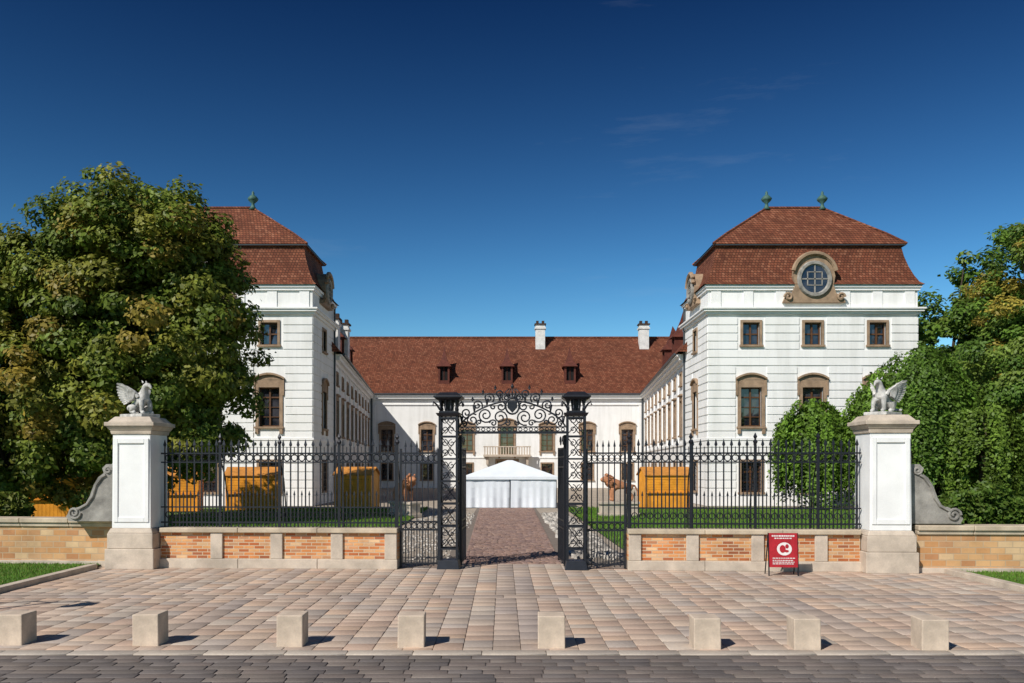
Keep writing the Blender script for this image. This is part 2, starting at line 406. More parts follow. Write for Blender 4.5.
def tower(side):
    if side > 0: x0, x1 = 12.8, 25.9
    else: x0, x1 = AX*2-25.9, AX*2-12.8
    y0, y1 = 53.1, 59.8
    cx = (x0+x1)/2; w = x1-x0
    cols = [2.7, w/2, w-2.5] if side > 0 else [2.5, w/2, w-2.7]
    wins = []
    for c in cols:
        wins += [(c, 10.05, 1.05, 1.4, 'attic'), (c, 4.95, 1.3, 2.45, 'noble'), (c, .85, 1.25, 1.9, 'grille')]
    facade(pal, (x0, y0), (1, 0), w, 0, 13.9, wins, (.62, 11.95, .51, .085))
    sw = []
    d = y1-y0
    for c in (d*.5,): sw += [(c, 10.05, .95, 1.4, 'attic'), (c, 4.95, 1.15, 2.45, 'noble'), (c, .85, 1.1, 1.9, 'grille')]
    facade(pal, (x0, y1), (0, -1), d, 0, 13.9, sw, (.62, 11.95, .51, .085))
    facade(pal, (x1, y0), (0, 1), d, 0, 13.9, sw, (.62, 11.95, .51, .085))
    pal.m('walls', 'white_plaster').quad((x0, y1, 0), (x1, y1, 0), (x1, y1, 13.9), (x0, y1, 13.9))
    band(pal, x0, x1, y0, y1, 0, .6, .1)
    band(pal, x0, x1, y0, y1, 4.1, 4.25, .1)
    band(pal, x0, x1, y0, y1, 11.95, 12.12, .14); band(pal, x0, x1, y0, y1, 12.122, 12.26, .3); band(pal, x0, x1, y0, y1, 12.262, 12.36, .38)
    band(pal, x0, x1, y0, y1, 13.45, 13.62, .12); band(pal, x0, x1, y0, y1, 13.622, 13.78, .2)
    q = pal.m('attic_pilasters', 'white_trim')
    for k in range(7):
        xx = x0+.5+(w-1)*k/6
        if abs(xx-cx) < 1.8: continue
        q.box(xx-.3, xx+.3, y0-.06, y0-.001, 12.362, 13.449)
    xd = (x0-.12) if side > 0 else (x1+.12)
    pal.m('downpipes', 'lead_pipe').tube([(xd, y1-.3, .1), (xd, y1-.3, 13.6)], .07)
    rf = pal.m('tower_roof', 'roof_tile')
    prof = [(-.32, 13.80), (-.08, 14.0), (.15, 14.45), (.38, 15.05), (.58, 15.75), (.70, 16.4)]
    def ring(i, z, l=None): return [(x0+i, y0+i, z), (x1-i, y0+i, z), (x1-i, y1-i, z), (x0+i, y1-i, z)]
    def skin_(rings):
        for a, b_ in zip(rings[:-1], rings[1:]):
            for k in range(4): rf.quad(a[k], a[(k+1)%4], b_[(k+1)%4], b_[k])
    skin_([ring(*p) for p in prof]+[ring(.52, 16.41)])
    pal.m('roof_flashing', 'lead_pipe').box(x0+.49, x1-.49, y0+.49, y1-.49, 16.412, 16.5)
    hw = 1.85; ym = (y0+y1)/2; zt = 19.6
    a = ring(.45, 16.505); m1 = [(x0+1.45, y0+1.1, 17.3), (x1-1.45, y0+1.1, 17.3), (x1-1.45, y1-1.1, 17.3), (x0+1.45, y1-1.1, 17.3)]
    skin_([a, m1]); r0, r1 = (cx-hw, ym, zt), (cx+hw, ym, zt)
    rf.quad(m1[0], m1[1], r1, r0); rf.quad(m1[2], m1[3], r0, r1); rf.quad(m1[1], m1[2], r1); rf.quad(m1[3], m1[0], r0)
    fl = pal.m('finials', 'copper_green', smooth=True)
    rt = pal.m('ridge_tiles', 'roof_tile')
    rt.tube([r0, r1], .12)
    for p, q_ in ((m1[0], r0), (m1[3], r0), (m1[1], r1), (m1[2], r1)): rt.tube([p, q_], .09)
    for k in range(4): rt.tube([a[k], m1[k]], .09)
    for p in (r0, r1):
        z = p[2]
        fl.lathe(p[0], p[1], [(.28, z-.1), (.14, z+.1), (.09, z+.3), (.3, z+.5), (.36, z+.62), (.2, z+.8), (.08, z+.9), (.1, z+1.0), (.02, z+1.15)])
    def oculus(O, u, sc):
        ux, uy = u; nx, ny = uy, -ux
        zc = 14.0
        P = lambda a, d, z: (O[0]+ux*a*sc+nx*d, O[1]+uy*a*sc+ny*d, zc+(z-zc)*sc)
        st = pal.m('oculus_frames', 'window_stone')
        pts = [(-1.95, 12.65), (-1.8, 13.0), (-1.35, 13.25), (-1.2, 13.7), (-1.3, 14.3), (-1.15, 14.9), (-.8, 15.35), (-.4, 15.62), (0, 15.72)]
        pts = pts+[(-a, z) for a, z in pts[-2::-1]]
        st.prism(pts, lambda a, z: P(a, .30, z), lambda a, z: P(a, -1.2, z))
        arc = [P(1.35*math.cos(t), .38, 14.35+1.35*math.sin(t)) for t in [math.pi*(.06+.88*k/14) for k in range(15)]]
        st.tube(arc, .14, 6)
        ringp = [P(.95*math.cos(t), .33, 14.1+1.0*math.sin(t)) for t in [2*math.pi*k/24 for k in range(24)]]
        pal.m('oculus_rings', 'grey_stone').tube(ringp, .15, 6, closed=True)
        gl = [(.9*math.cos(2*math.pi*k/24), 14.1+.95*math.sin(2*math.pi*k/24)) for k in range(24)]
        pal.m('oculus_glass', 'window_glass').quad(*[P(a, .34, z) for a, z in gl])
        fr = pal.m('oculus_bars', 'grey_stone')
        for (a0, a1, z0, z1) in ((-.04,.04,13.2,15.0),(-.85,.85,14.06,14.14),(-.45,.45,13.68,13.74),(-.45,.45,14.5,14.56),(-.48,-.42,13.68,14.56),(.42,.48,13.68,14.56)):
            fr.hexa([P(a0,.38,z0),P(a1,.38,z0),P(a1,.345,z0),P(a0,.345,z0),P(a0,.38,z1),P(a1,.38,z1),P(a1,.345,z1),P(a0,.345,z1)])
        for s_ in (-1, 1):
            sp = [P(s_*(1.62+.26*(1-t/9)*math.cos(t)), .36, 12.98+.26*(1-t/9)*math.sin(t)) for t in [k*.45 for k in range(18)]]
            st.tube(sp, .09, 5)
    oculus((cx, y0), (1, 0), 1.0)
    oculus((x0, ym), (0, -1), .72); oculus((x1, ym), (0, 1), .72)
for s_ in (1, -1): tower(s_)

EZ = 10.4; RZ = 17.3
def dormer(x, y, z, facing):
    D = pal.m('dormer_roofs', 'dormer_tile'); K = pal.m('dormer_openings', 'dark_inside'); S = pal.m('dormer_frames', 'dormer_tile')
    if facing == 0:
        M = lambda a, d, h: (x+a, y-d, z+h)
    else:
        M = lambda a, d, h: (x-facing*d, y+a, z+h)
    def lb(mb, a0, a1, d0, d1, h0, h1):
        mb.hexa([M(a0,d1,h0),M(a1,d1,h0),M(a1,d0,h0),M(a0,d0,h0),M(a0,d1,h1),M(a1,d1,h1),M(a1,d0,h1),M(a0,d0,h1)])
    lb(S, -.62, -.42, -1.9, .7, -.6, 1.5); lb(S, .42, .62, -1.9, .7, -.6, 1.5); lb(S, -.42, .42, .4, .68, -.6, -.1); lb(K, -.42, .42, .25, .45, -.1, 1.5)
    lb(S, -.03, .03, .46, .5, -.1, 1.5)
    p = [M(-.85, .95, 1.45), M(.85, .95, 1.45), M(.85, -2.2, 1.45), M(-.85, -2.2, 1.45)]
    q = [M(-.38, .4, 2.1), M(.38, .4, 2.1), M(.38, -1.5, 2.1), M(-.38, -1.5, 2.1)]
    q2 = [M(-.14, .05, 3.0), M(.14, .05, 3.0), M(.14, -.7, 3.0), M(-.14, -.7, 3.0)]; ap = M(0, -.2, 3.9)
    for k in range(4):
        D.quad(p[k], p[(k+1)%4], q[(k+1)%4], q[k]); D.quad(q[k], q[(k+1)%4], q2[(k+1)%4], q2[k]); D.quad(q2[k], q2[(k+1)%4], ap)
    D.quad(*p)
def wing(side):
    a = (AX+side*12.35, 59.8); b_ = (AX+side*15.3, 94.4)
    L = math.hypot(b_[0]-a[0], b_[1]-a[1])
    if side > 0: O = b_; u = ((a[0]-b_[0])/L, (a[1]-b_[1])/L)
    else: O = a; u = ((b_[0]-a[0])/L, (b_[1]-a[1])/L)
    wins = []
    n = 9
    for k in range(n):
        c = L*(k+.5)/n
        wins += [(c, 4.7, 1.3, 2.5, 'hood'), (c, .9, 1.2, 1.8, 'grille'), (c, 8.35, .9, .8, 'attic')]
    lb, P = facade(pal, O, u, L, 0, EZ, wins, None)
    T = pal.m('cornices', 'white_trim')
    lb(T, 0, L, 0, .1, 0, .55); lb(T, 0, L, 0, .08, 3.95, 4.12); lb(T, 0, L, 0, .15, 9.7, 9.95); lb(T, 0, L, 0, .4, 9.952, 10.2); lb(T, 0, L, 0, .55, 10.202, 10.36)
    for k in range(n+1):
        c = L*k/n; c = min(max(c, .3), L-.3)
        lb(T, c-.28, c+.28, 0, .09, 4.122, 9.698)
    wd = 11.
    ao = (a[0]+side*wd, a[1]); bo = (b_[0]+side*wd, 106.4)
    W = pal.m('walls', 'white_plaster')
    W.quad((*ao, 0), (*bo, 0), (*bo, EZ), (*ao, EZ))
    rf = pal.m('wing_roof', 'roof_tile')
    dx = (b_[0]-a[0])/(b_[1]-a[1])
    ie0 = (a[0]-side*.6-dx*1, a[1]-1, EZ); ie1 = (a[0]+dx*46.6-side*.6, 106.4, EZ)
    oe0 = (ao[0]+side*.6, a[1]-1, EZ); oe1 = (bo[0]+side*.6, 106.4, EZ)
    r0 = ((ie0[0]+oe0[0])/2, a[1]-1, RZ); r1 = ((ie1[0]+oe1[0])/2, 106.4, RZ)
    rf.quad(ie0, ie1, r1, r0); rf.quad(oe0, r0, r1, oe1); rf.quad(ie1, oe1, r1); rf.quad(ie0, r0, oe0)
    pal.m('ridge_tiles', 'roof_tile').tube([r0, r1], .14)
    for t in (.22, .46, .70):
        y = 59.8+34.6*t; ex = a[0]+dx*(y-59.8)
        dormer(ex+side*1.7, y, EZ+2.0, side)
    pal.m('gutters', 'lead_pipe').tube([(ie0[0], ie0[1]+1.2, EZ-.02), (AX+side*15.3-side*.6, 93.8, EZ-.02)], .09)
for s_ in (1, -1): wing(s_)
bx0, bx1 = AX-15.3, AX+15.3
W_ = bx1-bx0; wins = []
for k in range(-3, 4):
    c = W_/2+k*4.45
    if k == 0: wins += [(c, 3.75, 1.5, 3.1, 'noble'), (c, .1, 2.2, 2.9, 'door')]
    else: wins += [(c, 4.1, 1.3, 2.4, 'noble'), (c, .9, 1.2, 1.8, 'grille')]
lb, P = facade(pal, (bx0, 94.4), (1, 0), W_, 0, EZ, wins, None)
T = pal.m('cornices', 'white_trim')
lb(T, 0, W_, 0, .08, 3.3, 3.45); lb(T, 0, W_, 0, .12, 9.2, 9.35); lb(T, 0, W_, 0, .15, 9.7, 9.9); lb(T, 0, W_, 0, .4, 9.902, 10.15); lb(T, 0, W_, 0, .55, 10.152, 10.36)
for c in (.35, W_-.35): lb(T, c-.35, c+.35, 0, .09, 3.452, 9.198)
st = pal.m('balcony', 'limestone')
lb(st, W_/2-2.6, W_/2+2.6, 0, 1.3, 3.46, 3.7)
for k in range(18): lb(st, W_/2-2.5+k*.29, W_/2-2.38+k*.29, 1.15, 1.27, 3.702, 4.5)
lb(st, W_/2-2.6, W_/2+2.6, 1.1, 1.3, 4.502, 4.62)
for k in (-2.3, 2.1): lb(st, W_/2+k, W_/2+k+.25, 0, 1.0, 2.6, 3.458)
rf = pal.m('main_roof', 'roof_tile')
X0, X1 = AX-27.5, AX+27.5
rf.quad((X0, 93.8, EZ), (X1, 93.8, EZ), (X1, 100.4, RZ+.25), (X0, 100.4, RZ+.25)); rf.quad((X0, 107, EZ), (X1, 107, EZ), (X1, 100.4, RZ+.25), (X0, 100.4, RZ+.25))
rf.quad((X0, 93.8, EZ), (X0, 107, EZ), (X0, 100.4, RZ+.25)); rf.quad((X1, 93.8, EZ), (X1, 107, EZ), (X1, 100.4, RZ+.25))
pal.m('ridge_tiles', 'roof_tile').tube([(X0, 100.4, RZ+.27), (X1, 100.4, RZ+.27)], .16)
pal.m('gutters', 'lead_pipe').tube([(bx0+.4, 93.8, EZ-.02), (bx1-.4, 93.8, EZ-.02)], .1)
for k in (-1, 0, 1): dormer(AX+k*7.05, 95.6, EZ+1.7, 0)
for x in (bx0+.3, bx1-.3): pal.m('downpipes', 'lead_pipe').tube([(x, 94.2, .1), (x, 94.2, 10.1)], .1)
ch = pal.m('chimneys', 'chimney_plaster'); cc = pal.m('chimney_caps', 'stall_roof')
def chim(x, y, z0, z1, w=1.1):
    ch.box(x-w/2, x+w/2, y-.5, y+.5, z0, z1); ch.box(x-w/2-.1, x+w/2+.1, y-.6, y+.6, z1-.5, z1-.3)
    cc.box(x-w/2-.12, x+w/2+.12, y-.62, y+.62, z1+.001, z1+.14)
    for q in (-.3*w, .3*w): cc.box(x+q-.15, x+q+.15, y-.2, y+.2, z1+.142, z1+.5)
chim(AX+3.9, 99.5, 15, 18.9); chim(AX+16.0, 99.5, 15, 18.9)
chim(AX-14.9, 77, 10.5, 15.2, .95); chim(AX-14.3, 70, 10.5, 14.5, .7)
pal.done()

# ------------------------------------------------------------------ fence, gate (own frame)
FO = (.23, 20.9, 0); FR = -.045
PLX, PRX = -9.33, 8.93
def pillar(x):
    g = Group('gate_pillar', FO, FR)
    s_ = g.m('plinth', 'limestone', .02); s_.frus(x, 0, 0, .5, 1.22, 1.22); s_.frus(x, 0, .502, .88, 1.14, 1.14); s_.frus(x, 0, .882, 1.0, 1.13, 1.02)
    w = g.m('shaft', 'pier_plaster', .01); w.frus(x, 0, 1.002, 3.3, .97, .94)
    for sy in (-1, 1):
        y0, y1 = (.465, .51) if sy > 0 else (-.51, -.465)
        w.box(x-.44, x-.33, y0, y1, 1.15, 3.2); w.box(x+.33, x+.44, y0, y1, 1.15, 3.2); w.box(x-.328, x+.328, y0, y1, 3.08, 3.2); w.box(x-.328, x+.328, y0, y1, 1.15, 1.27)
    c = g.m('cap', 'limestone', .015); c.frus(x, 0, 3.302, 3.4, 1.0, 1.04); c.frus(x, 0, 3.402, 3.5, 1.06, 1.18); c.frus(x, 0, 3.502, 3.6, 1.24, 1.24); c.frus(x, 0, 3.602, 3.74, 1.12, .88)
    g.done()
pillar(PLX); pillar(PRX)

def lowwall(x0, x1, posts):
    g = Group('fence_wall', FO, FR)
    g.m('bricks', 'fence_brick').box(x0, x1, -.2, .2, .24, .88)
    s_ = g.m('stone_base', 'limestone', .015)
    n = max(2, int((x1-x0)/1.5))
    for k in range(n):
        a, b_ = x0+(x1-x0)*k/n, x0+(x1-x0)*(k+1)/n; s_.box(a+.004, b_-.004, -.28, .28, 0, .238)
    for p in posts: s_.box(p-.15, p+.15, -.26, .26, .24, .878)
    c = g.m('coping', 'coping_stone', .02)
    for k in range(n):
        a, b_ = x0+(x1-x0)*k/n, x0+(x1-x0)*(k+1)/n; c.box(a+.003, b_-.003, -.3, .3, .882, 1.0)
    g.done()
lowwall(-8.73, -2.8, [-7.3, -5.8, -4.3, -2.97]); lowwall(2.8, 8.33, [2.97, 4.35, 5.9, 7.4])

def ironfence(x0, x1, posts):
    g = Group('iron_fence', FO, FR); I = g.m('bars', 'dark_iron')
    n = int((x1-x0)/.185); dx = (x1-x0)/n
    for z, t in ((1.12, .024), (1.5, .02), (2.62, .02), (2.84, .024)): I.box(x0, x1, -t, t, z-t*.8, z+t*.8)
    S = g.m('scrolls_and_spears', 'dark_iron')
    for k in range(n):
        x = x0+dx*(k+.5)
        I.box(x-.015, x+.015, -.014, .014, 1.0, 3.0)
        S.frus(x, 0, 3.0, 3.05, .02, .075, .02, .03); S.frus(x, 0, 3.05, 3.19, .075, .004, .03, .004)
        xm = x+dx/2
        if k < n-1:
            I.box(xm-.011, xm+.011, -.01, .01, 1.0, 1.8); S.frus(xm, 0, 1.8, 1.92, .055, .004, .02, .004)
            S.tube([(xm+.075*math.cos(a), 0, 2.73+.085*math.sin(a)) for a in [2*math.pi*q/10 for q in range(10)]], .013, 4, closed=True)
            S.tube([(xm+.07*math.cos(a), 0, 1.31+.075*math.sin(a)) for a in [2*math.pi*q/10 for q in range(10)]], .012, 4, closed=True)
            I.box(xm-.009, xm+.009, -.009, .009, 2.82, 3.0)
    for p in posts:
        I.box(p-.03, p+.03, -.03, .03, 1.0, 3.05); S.lathe(p, 0, [(.03, 3.05), (.06, 3.12), (.02, 3.18), (.05, 3.24), (.005, 3.34)], 6)
        S.tube([(p, .03, 2.7), (p, .35, 2.2), (p, .5, 1.6), (p, .55, .9)], .018)
    g.done()
ironfence(-8.80, -2.8, [-7.3, -5.8, -4.3, -2.85]); ironfence(2.8, 8.42, [2.85, 4.35, 5.9, 7.4])

def spiral(mb, cx, cz, r0, turns, start, dirn=1, th=.018, y=0, sides=5):
    n = int(14*turns)+2
    pts = []
    for k in range(n):
        t = k/(n-1); r = r0*(1-.82*t); a = start+dirn*t*turns*2*math.pi
        pts.append((cx+r*math.cos(a), y, cz+r*math.sin(a)))
    mb.tube(pts, th, sides)
def lattice_pier(x):
    g = Group('iron_gate_pier', FO, FR); I = g.m('posts', 'dark_iron'); S = g.m('scrollwork', 'dark_iron'); h = .21
    g.m('foot', 'dark_iron', .01).frus(x, 0, 0, .22, .56, .48)
    for sx in (-1, 1):
        for sy in (-1, 1): I.box(x+sx*h-.026, x+sx*h+.026, sy*h-.026, sy*h+.026, .22, 3.75)
    for z in (.5, 1.05, 1.6, 2.15, 2.7, 3.25, 3.7):
        I.box(x-h, x+h, -h-.02, -h+.02, z-.02, z+.02); I.box(x-h, x+h, h-.02, h+.02, z-.02, z+.02)
        I.box(x-h-.02, x-h+.02, -h, h, z-.021, z+.021); I.box(x+h-.02, x+h+.02, -h, h, z-.021, z+.021)
    for y in (-h, h):
        for k in range(6):
            zc = .5+.55*k+.275; L_ = .27 if k < 5 else .22
            if y < 0:
                for q in (-1, 1):
                    spiral(S, x+q*.085, zc+.11, .09, 1.2, math.pi/2, q, .013, y); spiral(S, x+q*.085, zc-.11, .09, 1.2, -math.pi/2, -q, .013, y)
            else:
                S.tube([(x-h, y, zc-L_), (x+h, y, zc+L_)], .012); S.tube([(x+h, y, zc-L_), (x-h, y, zc+L_)], .012)
    for xx in (-h, h):
        for k in range(6):
            zc = .5+.55*k+.275
            S.tube([(x+xx, -h, zc-.27), (x+xx, h, zc+.27)], .012); S.tube([(x+xx, h, zc-.27), (x+xx, -h, zc+.27)], .012)
    C = g.m('capital', 'dark_iron', .008)
    C.frus(x, 0, 3.75, 3.82, .52, .6); C.frus(x, 0, 3.821, 3.87, .46, .46)
    for sx in (-.19, -.065, .065, .19):
        for y in (-.2, .2): C.lathe(x+sx, y, [(.025, 3.87), (.035, 3.93), (.018, 4.0), (.035, 4.08), (.05, 4.14)], 6)
    for y in (-.07, .07):
        for sx in (-.2, .2): C.lathe(x+sx, y, [(.025, 3.87), (.035, 3.93), (.018, 4.0), (.035, 4.08), (.05, 4.14)], 6)
    C.frus(x, 0, 3.871, 4.14, .2, .26)
    C.frus(x, 0, 4.141, 4.19, .54, .66); C.frus(x, 0, 4.191, 4.235, .7, .7); C.frus(x, 0, 4.236, 4.33, .62, .42)
    for q in (-1, 1):
        S.tube([(x+q*.2, -.24, 3.9), (x+q*.27, -.28, 4.02), (x+q*.34, -.33, 4.08), (x+q*.36, -.34, 4.0)], .025)
    g.done()
lattice_pier(-1.56); lattice_pier(1.56)
def side_gate(x0, x1):
    g = Group('iron_side_gate', FO, FR); I = g.m('bars', 'dark_iron'); S = g.m('scrolls', 'dark_iron')
    for z in (.12, .95, 1.15, 2.6, 2.84): I.box(x0, x1, -.02, .02, z-.02, z+.02)
    I.box(x0, x0+.05, -.025, .025, .02, 2.95); I.box(x1-.05, x1, -.025, .025, .02, 2.95)
    n = 7
    for k in range(1, n):
        x = x0+(x1-x0)*k/n; I.box(x-.013, x+.013, -.012, .012, .06, 3.0); S.frus(x, 0, 3.0, 3.16, .06, .004, .03, .004)
    for k in range(n):
        x = x0+(x1-x0)*(k+.5)/n
        S.tube([(x+.06*math.cos(a), 0, 2.72+.085*math.sin(a)) for a in [2*math.pi*q/10 for q in range(10)]], .011, 4, closed=True)
        S.tube([(x+.06*math.cos(a), 0, 1.05+.075*math.sin(a)) for a in [2*math.pi*q/10 for q in range(10)]], .011, 4, closed=True)
        I.box(x-.009, x+.009, -.009, .009, .12, .94)
    g.done()
side_gate(-2.78, -1.80); side_gate(1.80, 2.78)
def leaf_gate(x, ang, q):
    g = Group('iron_gate_leaf')
    c, s_ = math.cos(FR), math.sin(FR)
    g.e.location = (FO[0]+x*c-.3*s_, FO[1]+x*s_+.3*c, 0); g.e.rotation_euler = (0, 0, FR+ang)
    I = g.m('bars', 'dark_iron'); S = g.m('scrolls', 'dark_iron'); w = 1.25
    I.box(0, .06, -.03, .03, .03, 3.3); I.box(w-.05, w, -.025, .025, .05, 3.0)
    for z in (.12, .95, 1.15, 2.5, 2.75, 2.97): I.box(.06, w-.05, -.02, .02, z-.02, z+.02)
    for k in range(1, 9):
        xx = .03+(w-.05)*k/9; I.box(xx-.012, xx+.012, -.012, .012, .1, 2.97)
    for k in range(8):
        xx = .1+(w-.05)*k/9+.06
        S.tube([(xx+.06*math.cos(a), 0, 2.62+.1*math.sin(a)) for a in [2*math.pi*j/10 for j in range(10)]], .011, 4, closed=True)
        S.tube([(xx+.06*math.cos(a), 0, 1.05+.075*math.sin(a)) for a in [2*math.pi*j/10 for j in range(10)]], .011, 4, closed=True)
    for xx in (.35, .85): spiral(S, xx, 3.15, .15, 1.3, 0, 1, .016)
    g.done()
leaf_gate(-1.30, R(90), 1); leaf_gate(1.30, R(96), -1)
g = Group('iron_gate_overthrow', FO, FR); I = g.m('beams', 'dark_iron'); S = g.m('scrollwork', 'dark_iron', smooth=True)
I.box(-1.34, 1.34, -.035, .035, 3.32, 3.38); I.box(-1.34, 1.34, -.025, .025, 3.47, 3.50)
for k in range(20):
    x = -1.24+2.48*k/19; S.tube([(x+.045*math.cos(a), 0, 3.425+.038*math.sin(a)) for a in [2*math.pi*j/8 for j in range(8)]], .011, 4, closed=True)
arch = [(x, 0, 3.5+.62*math.cos(x/1.3*math.pi/2)**.7 if abs(x) < 1.29 else 3.5) for x in np.linspace(-1.3, 1.3, 25)]
S.tube(arch, .022)
for q in (-1, 1):
    for (cx, cz, r, tr, st_, d) in ((.98, 3.66, .16, 1.6, 2.2, -1), (.66, 3.78, .19, 1.7, 3.9, 1), (.30, 3.72, .2, 1.7, 5.0, -1), (.28, 3.99, .13, 1.4, 1.0, 1),
                                    (1.18, 3.56, .07, 1.2, 1, 1), (.47, 3.58, .09, 1.3, 0, 1), (.86, 4.02, .13, 1.4, 3.6, -1), (.58, 4.2, .14, 1.5, 4.0, -1), (1.13, 3.83, .13, 1.4, 4.2, 1),
                                    (.33, 4.30, .11, 1.4, 4.5, -1), (.12, 3.58, .07, 1.2, 2, 1), (.16, 4.22, .1, 1.5, 5.4, 1), (.47, 3.98, .08, 1.2, 2, -1), (.82, 3.6, .07, 1.2, 5, 1)):
        spiral(S, q*cx, cz, r, tr, st_ if q > 0 else math.pi-st_, d*q, .020)
    for t in (.25, .5, .75, 1.0):
        zt = 3.5+.62*math.cos(t*math.pi/2*.98)**.7
        S.frus(q*t*1.25, 0, zt+.02, zt+.2, .03, .1, .02, .02)
    for (cx, cz, h_) in ((1.22, 3.98, .14), (.98, 4.12, .12), (.72, 4.3, .12), (.42, 4.4, .12)):
        S.frus(q*cx, 0, cz, cz+h_*.4, .02, .07, .02, .03); S.frus(q*cx, 0, cz+h_*.4, cz+h_, .07, .004, .03, .004)
S.tube([(.17*math.cos(a), 0, 4.0+.2*math.sin(a)) for a in [2*math.pi*j/16 for j in range(16)]], .026, closed=True)
g.m('crest_shield', 'dark_iron', .01).prism([(-.12, 4.12), (.12, 4.12), (.12, 3.96), (0, 3.83), (-.12, 3.96)], lambda a, z: (a, -.02, z), lambda a, z: (a, .02, z))
for a in (-.16, -.08, 0, .08, .16): S.tube([(a*.6, 0, 4.2), (a*1.1, 0, 4.33), (a*.5, 0, 4.43)], .016)
S.lathe(0, 0, [(.01, 4.42), (.045, 4.47), (.01, 4.55)], 8)
S.tube([(-.12, 0, 4.22), (.12, 0, 4.22)], .022)
g.done()

def bwall(p, q, h):
    L = math.hypot(q[0]-p[0], q[1]-p[1]); g = Group('boundary_wall', (p[0], p[1], 0), math.atan2(q[1]-p[1], q[0]-p[0]))
    g.m('bricks', 'boundary_brick').box(0, L, -.2, .2, .1, h-.22)
    g.m('base', 'limestone', .01).box(0, L, -.26, .26, -.05, .12)
    c = g.m('coping', 'coping_stone', .02); n = int(L/1.2)
    for k in range(n): c.box(L*k/n+.004, L*(k+1)/n-.004, -.3, .3, h-.12, h); c.box(L*k/n+.002, L*(k+1)/n-.002, -.25, .25, h-.218, h-.122)
    g.done()
bwall((-24, 22.9), (-9.72, 21.75), 1.2); bwall((9.82, 20.35), (24, 19.6), 1.12)
def volute(x, mir):
    g = Group('volute_buttress', FO, FR); s_ = g.m('scroll', 'grey_stone', .015)
    pts = [(0, 0), (1.25, 0), (1.32, .12), (1.2, .3), (.98, .36), (.82, .45), (.72, .62), (.62, .9), (.5, 1.1), (.36, 1.2), (.4, 1.32), (.3, 1.42), (.0, 1.42)]
    s_.prism([(x+mir*a, 1.15+b_) for a, b_ in pts], lambda a, z: (a, -.2, z), lambda a, z: (a, .2, z))
    for y in (-.22, .22):
        spiral(s_, x+mir*1.1, 1.36, .16, 1.6, 0, mir, .035, y, 6)
        spiral(s_, x+mir*.24, 2.42, .1, 1.4, 0, -mir, .03, y, 6)
        s_.tube([(x+mir*a, y, 1.15+b_) for a, b_ in ((1.0, .3), (.78, .42), (.64, .62), (.55, .9), (.4, 1.1), (.3, 1.16))], .035, 6)
    g.done()
volute(-9.81, -1); volute(9.42, 1)

# ------------------------------------------------------------------ bollards
for k, px in enumerate([10, 148, 292, 412, 551, 703, 800, 926]):
    t = px/1024; y = 12.2-.42*t; x = [-6.98, -5.03, -2.99, -1.29, .68, 2.83, 4.20, 5.93][k]
    b_ = MB(); w = .185+rnd.uniform(-.006, .006); h = .44+rnd.uniform(-.01, .02)
    b_.box(-w, w, -w, w, -.02, h)
    o = b_.obj('stone_bollard', 'bollard_stone', bevel=.014); o.location = (x, y, 0); o.rotation_euler = (rnd.uniform(-.01, .01), rnd.uniform(-.012, .012), rnd.uniform(-.05, .05))

